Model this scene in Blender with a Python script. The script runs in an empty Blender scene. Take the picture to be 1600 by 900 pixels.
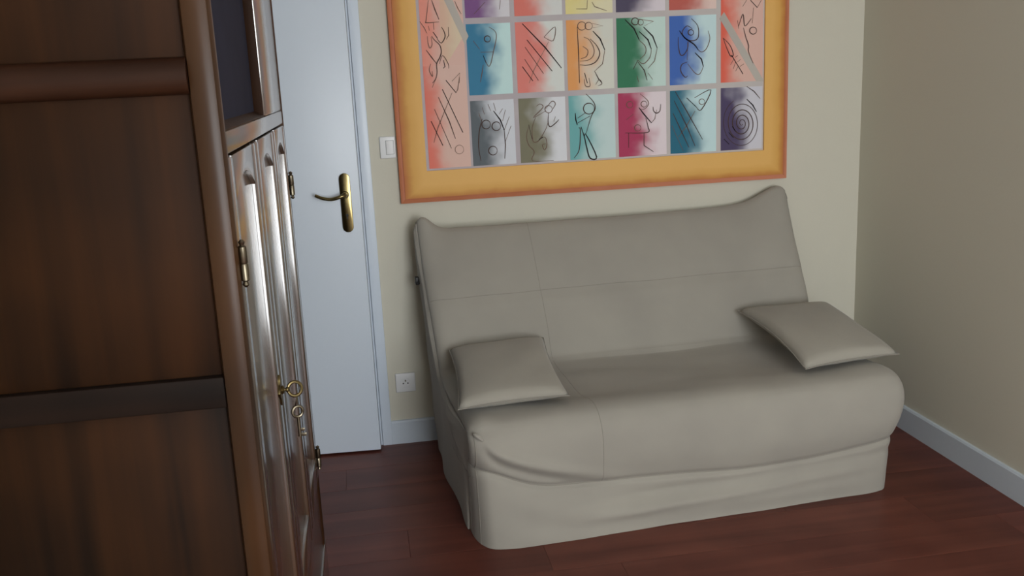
import bpy, bmesh, math, random
from mathutils import Vector, Matrix, noise
random.seed(7)
scene = bpy.context.scene
COL = scene.collection
PI = math.pi

# ------------------------------------------------------------------ camera
YAW, PITCH, ROLL, EYE = 0.1513, 0.2221, 0.0480, 1.5
def make_camera():
    fwd = Vector((math.sin(YAW)*math.cos(PITCH), math.cos(YAW)*math.cos(PITCH), -math.sin(PITCH)))
    right = Vector((math.cos(YAW), -math.sin(YAW), 0))
    down = fwd.cross(right)
    c, s = math.cos(ROLL), math.sin(ROLL)
    r2 = c*right + s*down
    d2 = -s*right + c*down
    m = Matrix((r2, -d2, -fwd)).transposed().to_4x4()
    m.translation = (0, 0, EYE)
    cd = bpy.data.cameras.new('camera')
    cd.sensor_width = 36.0
    cd.lens = 1473.0/1600.0*36.0
    cd.clip_start = 0.02
    co = bpy.data.objects.new('camera', cd)
    co.matrix_world = m
    COL.objects.link(co)
    scene.camera = co
make_camera()

# ------------------------------------------------------------------ sky, daylight, exposure
w = bpy.data.worlds.new('overcast_sky'); scene.world = w; w.use_nodes = True
bg = w.node_tree.nodes['Background']
bg.inputs[0].default_value = (0.80, 0.90, 1.0, 1); bg.inputs[1].default_value = 1.2
def area_light(name, loc, rot, sx, sy, power, col):
    ld = bpy.data.lights.new(name, 'AREA'); ld.shape = 'RECTANGLE'; ld.size = sx; ld.size_y = sy
    ld.energy = power; ld.color = col
    lo = bpy.data.objects.new(name, ld); lo.location = loc; lo.rotation_euler = rot
    COL.objects.link(lo)
# daylight falling in through the window in the wall behind the camera
area_light('window_daylight', (1.15, -1.90, 1.45), (PI/2, 0, 0), 1.3, 1.7, 112, (0.96, 0.985, 1.0))
vs = scene.view_settings
vs.view_transform = 'Standard'; vs.look = 'None'; vs.gamma = 1.0; vs.exposure = 0.0
vs.use_curve_mapping = False

# ------------------------------------------------------------------ materials
def lin(c):
    return tuple((x/255/12.92 if x/255 <= .04045 else ((x/255+.055)/1.055)**2.4) for x in c)
def new_mat(name):
    m = bpy.data.materials.new(name); m.use_nodes = True
    nt = m.node_tree
    return m, nt, nt.nodes['Principled BSDF']
def nd(nt, t, **k):
    n = nt.nodes.new(t)
    for a, b in k.items(): setattr(n, a, b)
    return n
def plain(name, col, rough=.5, metal=0, bump=0, bscale=60, var=0, spec=.5, coat=0):
    m, nt, b = new_mat(name)
    b.inputs['Roughness'].default_value = rough; b.inputs['Metallic'].default_value = metal
    b.inputs['Specular IOR Level'].default_value = spec
    b.inputs['Coat Weight'].default_value = coat
    c = lin(col)
    tc = nd(nt, 'ShaderNodeTexCoord')
    nz = nd(nt, 'ShaderNodeTexNoise'); nz.inputs['Scale'].default_value = bscale; nz.inputs['Detail'].default_value = 4
    nt.links.new(tc.outputs['Object'], nz.inputs['Vector'])
    mx = nd(nt, 'ShaderNodeMix', data_type='RGBA')
    mx.inputs[6].default_value = (*[x*(1-var) for x in c], 1); mx.inputs[7].default_value = (*[min(1, x*(1+var)) for x in c], 1)
    nt.links.new(nz.outputs['Fac'], mx.inputs[0]); nt.links.new(mx.outputs[2], b.inputs['Base Color'])
    if bump:
        bp = nd(nt, 'ShaderNodeBump'); bp.inputs['Strength'].default_value = bump; bp.inputs['Distance'].default_value = .002
        nt.links.new(nz.outputs['Fac'], bp.inputs['Height']); nt.links.new(bp.outputs[0], b.inputs['Normal'])
    return m
def wood(name, dark, light, axis, rough=.3, coat=.6, coat_rough=.12, scale=1.0, per_object=0.0, bump=.08):
    m, nt, b = new_mat(name)
    tc = nd(nt, 'ShaderNodeTexCoord'); mp = nd(nt, 'ShaderNodeMapping')
    sc = [38*scale]*3; sc[axis] = 1.6*scale
    mp.inputs['Scale'].default_value = sc
    nt.links.new(tc.outputs['Object'], mp.inputs['Vector'])
    if per_object:
        oi = nd(nt, 'ShaderNodeObjectInfo'); ad = nd(nt, 'ShaderNodeVectorMath', operation='SCALE')
        cx = nd(nt, 'ShaderNodeCombineXYZ')
        for i in range(3): nt.links.new(oi.outputs['Random'], cx.inputs[i])
        ad.inputs['Scale'].default_value = 37.0; nt.links.new(cx.outputs[0], ad.inputs[0]); nt.links.new(ad.outputs[0], mp.inputs['Location'])
    nz = nd(nt, 'ShaderNodeTexNoise'); nz.inputs['Scale'].default_value = 1.0; nz.inputs['Detail'].default_value = 6; nz.inputs['Distortion'].default_value = .6
    nt.links.new(mp.outputs[0], nz.inputs['Vector'])
    big = nd(nt, 'ShaderNodeTexNoise'); big.inputs['Scale'].default_value = 3.5; big.inputs['Detail'].default_value = 2
    nt.links.new(tc.outputs['Object'], big.inputs['Vector'])
    add = nd(nt, 'ShaderNodeMath', operation='MULTIPLY_ADD'); add.inputs[1].default_value = .55
    nt.links.new(big.outputs['Fac'], add.inputs[0]); 
    half = nd(nt, 'ShaderNodeMath', operation='MULTIPLY'); half.inputs[1].default_value = .55
    nt.links.new(nz.outputs['Fac'], half.inputs[0]); nt.links.new(half.outputs[0], add.inputs[2])
    cr = nd(nt, 'ShaderNodeValToRGB'); cr.color_ramp.elements[0].position = .36; cr.color_ramp.elements[1].position = .74
    cr.color_ramp.elements[0].color = (*lin(dark), 1); cr.color_ramp.elements[1].color = (*lin(light), 1)
    nt.links.new(add.outputs[0], cr.inputs[0])
    out = cr.outputs[0]
    if per_object:
        hs = nd(nt, 'ShaderNodeHueSaturation'); mr = nd(nt, 'ShaderNodeMapRange')
        mr.inputs[3].default_value = 1-per_object; mr.inputs[4].default_value = 1+per_object
        nt.links.new(oi.outputs['Random'], mr.inputs[0]); nt.links.new(mr.outputs[0], hs.inputs['Value'])
        nt.links.new(out, hs.inputs['Color']); out = hs.outputs[0]
    nt.links.new(out, b.inputs['Base Color'])
    b.inputs['Roughness'].default_value = rough; b.inputs['Specular IOR Level'].default_value = .12 + .4*min(1, coat)
    b.inputs['Coat Weight'].default_value = coat; b.inputs['Coat Roughness'].default_value = coat_rough
    if coat >= 1: b.inputs['Coat IOR'].default_value = 1.85
    bp = nd(nt, 'ShaderNodeBump'); bp.inputs['Strength'].default_value = bump; bp.inputs['Distance'].default_value = .001
    nt.links.new(nz.outputs['Fac'], bp.inputs['Height']); nt.links.new(bp.outputs[0], b.inputs['Normal'])
    return m
def fabric(name, col):
    m, nt, b = new_mat(name)
    c = lin(col)
    tc = nd(nt, 'ShaderNodeTexCoord')
    a1 = nd(nt, 'ShaderNodeTexNoise'); a1.inputs['Scale'].default_value = 3.5; a1.inputs['Detail'].default_value = 3
    nt.links.new(tc.outputs['Object'], a1.inputs['Vector'])
    cr = nd(nt, 'ShaderNodeValToRGB'); cr.color_ramp.elements[0].position = .3; cr.color_ramp.elements[1].position = .7
    cr.color_ramp.elements[0].color = (*[x*.93 for x in c], 1); cr.color_ramp.elements[1].color = (c[0]*1.05, c[1]*1.05, c[2]*1.04, 1)
    nt.links.new(a1.outputs['Fac'], cr.inputs[0]); nt.links.new(cr.outputs[0], b.inputs['Base Color'])
    b.inputs['Roughness'].default_value = .95; b.inputs['Specular IOR Level'].default_value = .15
    b.inputs['Sheen Weight'].default_value = .15
    wv = []
    for d in ('X', 'Z'):
        x = nd(nt, 'ShaderNodeTexWave', wave_type='BANDS', bands_direction=d); x.inputs['Scale'].default_value = 160; x.inputs['Distortion'].default_value = 1.0
        nt.links.new(tc.outputs['Object'], x.inputs['Vector']); wv.append(x)
    ad = nd(nt, 'ShaderNodeMath', operation='ADD')
    nt.links.new(wv[0].outputs['Fac'], ad.inputs[0]); nt.links.new(wv[1].outputs['Fac'], ad.inputs[1])
    bp = nd(nt, 'ShaderNodeBump'); bp.inputs['Strength'].default_value = .12; bp.inputs['Distance'].default_value = .001
    nt.links.new(ad.outputs[0], bp.inputs['Height']); nt.links.new(bp.outputs[0], b.inputs['Normal'])
    return m
K = 0.70          # pigments: the photograph's dimmed tone back to the pigment's own reflectance
def pigment(name, left, right, pos=(.25, .85), tilt=.5, wob=.7, zc=.4):
    """hand-rubbed pastel field: one pigment fading into another across the sheet"""
    m, nt, b = new_mat(name)
    tc = nd(nt, 'ShaderNodeTexCoord'); sp = nd(nt, 'ShaderNodeSeparateXYZ')
    nt.links.new(tc.outputs['Generated'], sp.inputs[0])
    nz = nd(nt, 'ShaderNodeTexNoise'); nz.inputs['Scale'].default_value = 11; nz.inputs['Detail'].default_value = 2
    nt.links.new(tc.outputs['Object'], nz.inputs['Vector'])
    dz = nd(nt, 'ShaderNodeMath', operation='SUBTRACT'); dz.inputs[1].default_value = zc
    nt.links.new(sp.outputs['Z'], dz.inputs[0])
    sq = nd(nt, 'ShaderNodeMath', operation='MULTIPLY'); nt.links.new(dz.outputs[0], sq.inputs[0]); nt.links.new(dz.outputs[0], sq.inputs[1])
    m1 = nd(nt, 'ShaderNodeMath', operation='MULTIPLY_ADD'); m1.inputs[1].default_value = tilt
    nt.links.new(sq.outputs[0], m1.inputs[0]); nt.links.new(sp.outputs['X'], m1.inputs[2])
    m2 = nd(nt, 'ShaderNodeMath', operation='MULTIPLY_ADD'); m2.inputs[1].default_value = wob
    nt.links.new(nz.outputs['Fac'], m2.inputs[0]); nt.links.new(m1.outputs[0], m2.inputs[2])
    m3 = nd(nt, 'ShaderNodeMath', operation='SUBTRACT'); m3.inputs[1].default_value = wob*.5
    nt.links.new(m2.outputs[0], m3.inputs[0])
    cr = nd(nt, 'ShaderNodeValToRGB'); cr.color_ramp.interpolation = 'EASE'
    e = cr.color_ramp.elements
    e[0].position, e[1].position = pos
    def dull(c):
        g = sum(c)/3; return [min(.85, (x*.88+g*.12)/K) for x in c]
    e[0].color = (*dull(lin(left)), 1); e[1].color = (*dull(lin(right)), 1)
    nt.links.new(m3.outputs[0], cr.inputs[0])
    nt.links.new(cr.outputs[0], b.inputs['Base Color'])
    b.inputs['Roughness'].default_value = .7; b.inputs['Specular IOR Level'].default_value = .2
    return m

M = {}
M['wall'] = plain('beige_wall_paint', (210, 207, 193), .85, bump=.15, bscale=220, var=.02, spec=.2)
M['ceiling'] = plain('white_ceiling_paint', (225, 225, 220), .9, spec=.2)
M['white'] = plain('white_gloss_paint', (214, 225, 238), .35, var=.01, spec=.4)
M['base'] = plain('white_baseboard_paint', (205, 216, 228), .4, var=.02, spec=.4)
M['plastic'] = plain('white_switch_plastic', (232, 234, 236), .35)
M['switch_gap'] = plain('switch_gap_grey', (176, 178, 180), .6)
M['dark_plastic'] = plain('black_plastic', (22, 22, 22), .45)
M['hole'] = plain('dark_socket_recess', (90, 92, 95), .6)
M['subfloor'] = plain('dark_subfloor', (28, 16, 12), .8)
M['plank'] = wood('reddish_laminate_plank', (80, 36, 29), (122, 68, 55), 0, .38, .15, .3, .35, per_object=.10)
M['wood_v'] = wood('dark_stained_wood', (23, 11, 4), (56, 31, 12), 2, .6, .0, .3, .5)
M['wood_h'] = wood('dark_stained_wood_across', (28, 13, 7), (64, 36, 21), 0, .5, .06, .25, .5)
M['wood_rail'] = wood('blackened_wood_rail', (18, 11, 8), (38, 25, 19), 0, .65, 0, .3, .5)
M['wood_post'] = wood('varnished_post_wood', (38, 22, 11), (74, 47, 26), 2, .45, .15, .25, .5)
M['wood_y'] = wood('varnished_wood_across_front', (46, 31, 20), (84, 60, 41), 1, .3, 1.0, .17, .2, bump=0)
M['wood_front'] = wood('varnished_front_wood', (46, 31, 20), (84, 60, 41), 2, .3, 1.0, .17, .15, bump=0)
M['panel_dark'] = plain('dark_cloth_backing', (48, 48, 62), .9, var=.2, bscale=9, spec=.1)
M['iron'] = plain('aged_steel', (120, 112, 96), .35, metal=1, var=.2, bscale=90)
M['brass'] = plain('polished_brass', (132, 118, 80), .24, metal=1, var=.1, bscale=40)
M['old_brass'] = plain('aged_brass', (116, 102, 70), .38, metal=1, var=.25, bscale=60)
M['fabric'] = fabric('taupe_cotton_cover', (160, 156, 148))
M['cushion'] = fabric('taupe_cushion_cotton', (161, 157, 148))
M['seam'] = fabric('taupe_seam_thread', (146, 142, 134))
def frame_paint():
    """ochre frame rubbed with burnt orange towards its outer edge"""
    m, nt, b = new_mat('ochre_painted_frame')
    tc = nd(nt, 'ShaderNodeTexCoord'); sp = nd(nt, 'ShaderNodeSeparateXYZ'); nt.links.new(tc.outputs['Object'], sp.inputs[0])
    def math_(op, a, b_):
        n = nd(nt, 'ShaderNodeMath', operation=op)
        for i, v in enumerate((a, b_)):
            if isinstance(v, (int, float)): n.inputs[i].default_value = v
            else: nt.links.new(v, n.inputs[i])
        return n.outputs[0]
    x, z = sp.outputs['X'], sp.outputs['Z']
    d = math_('MINIMUM', math_('MINIMUM', math_('MULTIPLY', math_('ADD', x, .010), .8), math_('SUBTRACT', 1.622, x)), math_('MINIMUM', math_('MULTIPLY', z, 1.1), math_('SUBTRACT', 1.27, z)))
    nz = nd(nt, 'ShaderNodeTexNoise'); nz.inputs['Scale'].default_value = 14; nz.inputs['Detail'].default_value = 4
    nt.links.new(tc.outputs['Object'], nz.inputs['Vector'])
    d = math_('ADD', d, math_('MULTIPLY', math_('SUBTRACT', nz.outputs['Fac'], .5), .022))
    cr = nd(nt, 'ShaderNodeValToRGB'); e = cr.color_ramp.elements
    e[0].position = .012; e[1].position = .075
    e[0].color = (*[q/K for q in lin((158, 90, 50))], 1); e[1].color = (*[q/K for q in lin((198, 155, 88))], 1)
    k = e.new(.030); k.color = (*[q/K for q in lin((172, 120, 58))], 1)
    k = e.new(.045); k.color = (*[q/K for q in lin((188, 143, 74))], 1)
    nt.links.new(d, cr.inputs[0]); nt.links.new(cr.outputs[0], b.inputs['Base Color'])
    b.inputs['Roughness'].default_value = .55; b.inputs['Specular IOR Level'].default_value = .3
    return m
M['gold'] = frame_paint()
M['rim'] = pigment('burnt_orange_frame_edge', (160, 92, 56), (176, 108, 78), (.1, .9), .3, .9)
M['canvas'] = pigment('mauve_grey_canvas', (160, 152, 158), (172, 166, 164), (.1, .9), .3, .9)
M['stripe'] = pigment('grey_painted_band', (158, 152, 146), (166, 160, 152), (.1, .9))
M['peach'] = pigment('peach_wash', (196, 160, 138), (196, 178, 152), (.1, .9))
for k, c in enumerate([(150, 122, 110), (118, 96, 86), (84, 68, 64), (46, 40, 42)]):
    M['ink%d' % k] = plain('charcoal_line_%s' % ('faint', 'soft', 'firm', 'heavy')[k], c, .9, spec=.1)

# ------------------------------------------------------------------ mesh helpers
def link(name, me, mat=None, parent=None):
    o = bpy.data.objects.new(name, me); COL.objects.link(o)
    if mat is not None and not me.materials: me.materials.append(mat)
    if parent is not None: o.parent = parent
    return o
def tag(o, label=None, cat=None, group=None, kind=None):
    if label: o['label'] = label
    if cat: o['category'] = cat
    if group: o['group'] = group
    if kind: o['kind'] = kind
    return o
def empty(name, loc=(0, 0, 0), rz=0):
    o = bpy.data.objects.new(name, None); o.location = loc; o.rotation_euler = (0, 0, rz); o.empty_display_size = .1
    COL.objects.link(o); return o
def mesh_from_bm(name, bm, smooth=False):
    bmesh.ops.recalc_face_normals(bm, faces=bm.faces)
    me = bpy.data.meshes.new(name); bm.to_mesh(me); bm.free()
    if smooth:
        me.polygons.foreach_set('use_smooth', [True]*len(me.polygons))
        me.set_sharp_from_angle(angle=math.radians(40))
    return me
def add_box(bm, a, b, bevel=0, seg=2):
    t = bmesh.new()
    r = bmesh.ops.create_cube(t, size=1)
    for v in t.verts:
        v.co = Vector([(a[i]+b[i])/2 + v.co[i]*(b[i]-a[i]) for i in range(3)])
    if bevel: bmesh.ops.bevel(t, geom=t.edges[:], offset=bevel, segments=seg, profile=.5, affect='EDGES')
    merge(bm, t)
def merge(bm, t):
    me = bpy.data.meshes.new('tmp'); t.to_mesh(me); t.free(); bm.from_mesh(me); bpy.data.meshes.remove(me)
def box(name, a, b, mat, parent=None, bevel=0, seg=2, smooth=None):
    bm = bmesh.new(); add_box(bm, a, b, bevel, seg)
    return link(name, mesh_from_bm(name, bm, smooth if smooth is not None else bevel > 0), mat, parent)
def add_prism(bm, poly, axis, a, b, bevel=0):
    """polygon in the two other axes (cyclic order), extruded along axis from a to b"""
    t = bmesh.new()
    def P(p, q):
        c = [0, 0, 0]; o = [i for i in range(3) if i != axis]
        c[axis] = q; c[o[0]] = p[0]; c[o[1]] = p[1]; return c
    v0 = [t.verts.new(P(p, a)) for p in poly]; v1 = [t.verts.new(P(p, b)) for p in poly]
    n = len(poly)
    f0 = t.faces.new(v0); f1 = t.faces.new(list(reversed(v1)))
    for i in range(n): t.faces.new((v0[i], v1[i], v1[(i+1) % n], v0[(i+1) % n]))
    if bevel:
        es = list(f0.edges)+list(f1.edges)
        bmesh.ops.bevel(t, geom=es, offset=bevel, segments=2, profile=.5, affect='EDGES')
    merge(bm, t)
def prism(name, poly, axis, a, b, mat, parent=None, bevel=0, smooth=True):
    bm = bmesh.new(); add_prism(bm, poly, axis, a, b, bevel)
    return link(name, mesh_from_bm(name, bm, smooth), mat, parent)
def add_tube(bm, pts, r, n=8, closed=False, caps=True):
    pts = [Vector(p) for p in pts]; m = len(pts); rings = []
    rad = r if isinstance(r, (list, tuple)) else [r]*m
    up = None
    for i, p in enumerate(pts):
        if closed: d = pts[(i+1) % m]-pts[i-1]
        else: d = pts[min(i+1, m-1)]-pts[max(i-1, 0)]
        d = d.normalized() if d.length > 1e-9 else Vector((0, 0, 1))
        if up is None: up = d.orthogonal().normalized()
        up = (up-d*up.dot(d)); up = up.normalized() if up.length > 1e-6 else d.orthogonal().normalized()
        s = d.cross(up)
        rings.append([bm.verts.new(p+(up*math.cos(2*PI*k/n)+s*math.sin(2*PI*k/n))*rad[i]) for k in range(n)])
    for i in range(m if closed else m-1):
        a, b = rings[i], rings[(i+1) % m]
        for k in range(n): bm.faces.new((a[k], a[(k+1) % n], b[(k+1) % n], b[k]))
    if caps and not closed:
        bm.faces.new(list(reversed(rings[0]))); bm.faces.new(rings[-1])
def tube(name, pts, r, mat, parent=None, n=8, closed=False):
    bm = bmesh.new(); add_tube(bm, pts, r, n, closed)
    return link(name, mesh_from_bm(name, bm, True), mat, parent)
def add_lathe(bm, prof, c, axis=2, n=20):
    """profile = list of (radius, height) turned about an axis through c"""
    t = [i for i in range(3) if i != axis]; rings = []
    for r, h in prof:
        ring = []
        for k in range(n):
            q = list(c); q[axis] += h; q[t[0]] += r*math.cos(2*PI*k/n); q[t[1]] += r*math.sin(2*PI*k/n)
            ring.append(bm.verts.new(q))
        rings.append(ring)
    for a, b in zip(rings, rings[1:]):
        for k in range(n): bm.faces.new((a[k], a[(k+1) % n], b[(k+1) % n], b[k]))
    bm.faces.new(list(reversed(rings[0]))); bm.faces.new(rings[-1])
def lathe(name, prof, c, mat, parent=None, axis=2, n=20):
    bm = bmesh.new(); add_lathe(bm, prof, c, axis, n)
    return link(name, mesh_from_bm(name, bm, True), mat, parent)
def catmull(P, n):
    out = []
    for i in range(len(P)-1):
        p0 = Vector(P[max(i-1, 0)]); p1 = Vector(P[i]); p2 = Vector(P[i+1]); p3 = Vector(P[min(i+2, len(P)-1)])
        for k in range(n):
            t = k/n
            out.append(.5*((2*p1)+(-p0+p2)*t+(2*p0-5*p1+4*p2-p3)*t*t+(-p0+3*p1-3*p2+p3)*t**3))
    out.append(Vector(P[-1])); return out
def sstep(a, b, x):
    t = min(1, max(0, (x-a)/(b-a))); return t*t*(3-2*t)
def gauss(x, s): return math.exp(-(x/s)**2)

# ------------------------------------------------------------------ the setting
BACK, RIGHT, LEFT, REAR, TOP = 3.80, 2.122, -0.80, -2.0, 2.5
fl = box('floor', (LEFT-.1, REAR-.1, -.10), (RIGHT+.1, BACK+.1, -.012), M['subfloor'])
tag(fl, 'dark reddish brown plank floor of the room', 'floor', kind='structure')
PW, PL = .192, 1.285
pm = {}
def plank_mesh(L):
    L = round(L, 3)
    if L not in pm:
        bm = bmesh.new(); add_box(bm, (0, .0002, -.012), (L-.0003, PW-.0002, 0), .0006, 1)
        pm[L] = mesh_from_bm('plank', bm); pm[L].materials.append(M['plank'])
    return pm[L]
y = REAR
row = 0
while y < BACK-.001:
    x = LEFT - (0, .43, .86, .21, .64, 1.07)[row % 6]
    while x < RIGHT:
        a, b = max(x, LEFT), min(x+PL, RIGHT)
        if b-a > .02:
            o = link('plank', plank_mesh(b-a), None, fl); o.location = (a, y, 0)
        x += PL
    y += PW; row += 1

def structure(o, label, cat): return tag(o, label, cat, kind='structure')
DX0, DX1 = -.76, -.004      # door opening
bm = bmesh.new()
add_box(bm, (LEFT-.1, BACK, 0), (DX0-.04, BACK+.12, TOP)); add_box(bm, (DX1+.0, BACK, 0), (RIGHT+.1, BACK+.12, TOP)); add_box(bm, (DX0-.04, BACK, 2.06), (DX1, BACK+.12, TOP))
add_box(bm, (DX0-.04, BACK+.07, 0), (DX1, BACK+.12, 2.06))
structure(link('wall_back', mesh_from_bm('wall_back', bm), M['wall']), 'beige painted wall behind the sofa', 'wall')
structure(box('wall_right', (RIGHT, REAR-.1, 0), (RIGHT+.12, BACK, TOP), M['wall']), 'shaded beige wall on the right of the sofa', 'wall')
structure(box('wall_left', (LEFT-.12, REAR-.1, 0), (LEFT, BACK, TOP), M['wall']), 'beige wall behind the wooden cupboard', 'wall')
structure(box('ceiling', (LEFT-.1, REAR-.1, TOP), (RIGHT+.1, BACK+.1, TOP+.1), M['ceiling']), 'white ceiling above the picture frame', 'ceiling')
WX0, WX1, WZ0, WZ1 = .40, 1.90, .45, 2.30
bm = bmesh.new()
add_box(bm, (LEFT, REAR-.12, 0), (WX0, REAR, TOP)); add_box(bm, (WX1, REAR-.12, 0), (RIGHT, REAR, TOP))
add_box(bm, (WX0, REAR-.12, 0), (WX1, REAR, WZ0)); add_box(bm, (WX0, REAR-.12, WZ1), (WX1, REAR, TOP))
structure(link('wall_rear', mesh_from_bm('wall_rear', bm), M['wall']), 'wall with the window, behind the viewer', 'wall')
win = structure(empty('window_1', ((WX0+WX1)/2, REAR-.06, WZ0)), 'white two-leaf window behind the viewer', 'window')
def winbox(name, a, b):
    o = box(name, a, b, M['white'], win, .004); return o
hw, hh = (WX1-WX0)/2, WZ1-WZ0
winbox('frame_rail', (-hw, -.03, 0), (hw, .03, .06)); winbox('frame_rail', (-hw, -.03, hh-.06), (hw, .03, hh))
winbox('frame_stile', (-hw, -.03, .06), (-hw+.06, .03, hh-.06)); winbox('frame_stile', (hw-.06, -.03, .06), (hw, .03, hh-.06)); winbox('frame_stile', (-.045, -.03, .06), (.045, .03, hh-.06))
gm, nt, b = new_mat('window_glass')
tr = nd(nt, 'ShaderNodeBsdfTransparent'); gl = nd(nt, 'ShaderNodeBsdfGlossy'); gl.inputs['Roughness'].default_value = .02
mx = nd(nt, 'ShaderNodeMixShader'); mx.inputs[0].default_value = .06
nt.links.new(tr.outputs[0], mx.inputs[1]); nt.links.new(gl.outputs[0], mx.inputs[2]); nt.links.new(mx.outputs[0], nt.nodes['Material Output'].inputs[0])
for s in (-1, 1):
    box('pane', (min(s*.045, s*(hw-.06)), -.004, .06), (max(s*.045, s*(hw-.06)), .004, hh-.06), gm, win)

# baseboards: tall flat board with an eased top edge
def base_profile(t, h=.102): return [(0, 0), (t, 0), (t, h-.008), (t-.004, h-.001), (t-.007, h), (0, h)]
o = prism('baseboard_right', [(RIGHT-p[0], p[1]) for p in base_profile(.013)], 1, REAR, BACK, M['base'], smooth=False)
structure(o, 'white baseboard along the right wall', 'baseboard')
bm = bmesh.new()
add_prism(bm, [(BACK-p[0], p[1]) for p in base_profile(.013)], 0, .037, RIGHT-.013)
structure(link('baseboard_back', mesh_from_bm('baseboard_back', bm), M['base']), 'white baseboard along the wall behind the sofa', 'baseboard')
# door architrave
bm = bmesh.new()
add_box(bm, (DX1, BACK-.016, 0), (DX1+.041, BACK, 2.10), .003); add_box(bm, (DX0-.041, BACK-.016, 0), (DX0, BACK, 2.10), .003)
add_box(bm, (DX0, BACK-.016, 2.06), (DX1, BACK, 2.10), .003); add_box(bm, (DX1-.008, BACK-.004, 0), (DX1, BACK+.07, 2.06)); add_box(bm, (DX0, BACK, 0), (DX0+.008, BACK+.07, 2.06))
structure(link('trim_1', mesh_from_bm('trim_1', bm, True), M['white']), 'narrow white door frame on the beige wall', 'door frame')
# door leaf, standing slightly ajar
AJ = math.radians(-3.6)
DW = .744
door = structure(empty('door_1', (DX0+.004, BACK-.008, 0), AJ), 'plain white door left of the picture, slightly ajar', 'door')
box('door_leaf', (0, -.020, .008), (DW, .020, 2.045), M['white'], door, .003)
hx = DW-.055
dh = bmesh.new()
pl = []
for k in range(9): a = PI*k/8; pl.append((hx+.021*math.cos(a), 1.138+.021*math.sin(a)))
for k in range(9): a = PI+PI*k/8; pl.append((hx+.021*math.cos(a), .948+.021*math.sin(a)))
add_prism(dh, pl, 1, -.028, -.020, .0015)
hp = link('handle_plate', mesh_from_bm('handle_plate', dh, True), M['brass'], door); hp['label'] = 'brass door handle plate with rounded ends'
lathe('lever_collar', [(.012, -.006), (.014, 0), (.013, .014), (.009, .018)], (hx, -.040, 1.076), M['brass'], hp, axis=1)
lever = catmull([(hx, -.030, 1.076), (hx, -.066, 1.076), (hx-.015, -.076, 1.074), (hx-.05, -.076, 1.066), (hx-.085, -.076, 1.072), (hx-.112, -.074, 1.084)], 6)
tube('lever', lever, [.0085 - .0025*i/len(lever) for i in range(len(lever))], M['brass'], hp, 10)
bm = bmesh.new(); add_lathe(bm, [(.0055, 0), (.0055, .0015)], (hx, -.0298, .995), 1, 14); add_box(bm, (hx-.002, -.0298, .978), (hx+.002, -.0283, .995))
link('keyhole', mesh_from_bm('keyhole', bm), M['dark_plastic'], hp)

# wall socket and switch
sk = empty('wall_socket', (.109, BACK, .267)); tag(sk, 'square white wall socket above the baseboard by the door', 'socket')
bm = bmesh.new(); add_box(bm, (-.041, -.012, -.041), (.041, 0, .041), .004, 3)
link('face_plate', mesh_from_bm('face_plate', bm, True), M['plastic'], sk)
bm = bmesh.new(); add_lathe(bm, [(.022, -.0125), (.0215, -.0135), (.019, -.0135), (.0185, -.0128)], (0, 0, 0), 1, 28)
link('socket_ring', mesh_from_bm('socket_ring', bm, True), M['plastic'], sk)
for sx in (-1, 1):
    lathe('socket_hole', [(.0032, -.0142), (.0032, -.0132)], (sx*.0095, 0, -.002), M['hole'], sk, 1, 12)
lathe('earth_pin', [(.0026, -.013), (.0026, -.024), (.0015, -.0262)], (0, 0, .0105), M['iron'], sk, 1, 12)
sw = empty('light_switch', (.1085, BACK, 1.243)); tag(sw, 'small white light switch beside the left edge of the picture', 'switch')
box('face_plate', (-.031, -.011, -.043), (.031, 0, .043), M['plastic'], sw, .004, 3)
bm = bmesh.new(); add_prism(bm, [(-.013, -.026), (-.016, .026), (-.009, .026), (-.009, -.026)], 0, -.006, .022, .001)
link('rocker', mesh_from_bm('rocker', bm, True), M['plastic'], sw)
box('rocker_gap', (-.0085, -.0117, -.028), (.0245, -.0105, .028), M['switch_gap'], sw)

# ------------------------------------------------------------------ sofa bed under a loose taupe cover
SA = math.radians(3.0)
sofa = empty('sofa_bed', (.265, 2.775, 0), SA)
tag(sofa, 'taupe fabric covered sofa bed with a high back against the beige wall', 'sofa')
PCTRL = [(.0, .0), (.0, .05), (.002, .11), (.004, .155), (.008, .175), (.0, .20), (-.010, .25), (-.012, .31), (-.008, .375), (.012, .415), (.050, .434), (.12, .437), (.26, .428),
         (.40, .422), (.53, .422), (.590, .432), (.616, .466), (.652, .545), (.690, .620), (.720, .678), (.772, .764), (.822, .842), (.862, .895), (.884, .915), (.903, .920), (.917, .905), (.922, .86), (.922, .60), (.922, .30), (.922, .0)]
NS = 7
prof = [Vector((p.x, p.y)) for p in catmull([(a, b, 0) for a, b in PCTRL], NS)]
I_SEAM, I_CREASE = 4*NS, 15*NS
I_BACKSEAM, I_TOP = 19*NS, 24*NS
nt_ = len(prof)
norm2 = []
for i in range(nt_):
    d = prof[min(i+1, nt_-1)]-prof[max(i-1, 0)]; d.normalize(); norm2.append(Vector((d.y, -d.x)))   # points inward (down / back)
norm2 = [Vector((-n.x, -n.y)) if False else n for n in norm2]
def uL(z): return .010-.034*sstep(.05, .95, z)
def uR(z): return 1.520+.011*gauss(z-.36, .13)+.024*sstep(.42, .56, z)
st = []
NE = 12
RE = .055
for k in range(NE+1): st.append(RE*(1-math.cos(PI/2*k/NE)))
NM = 170
for k in range(1, NM): st.append(RE+(1.53-2*RE)*k/NM)
for k in range(NE+1): st.append(1.53-RE*(1-math.cos(PI/2*(NE-k)/NE)))
nu = len(st)
def zseam(u): return .172+.095*gauss(u-.0, .16)+.012*math.sin(u*4.1+.4)+.02*gauss(u-1.53, .2)
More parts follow.
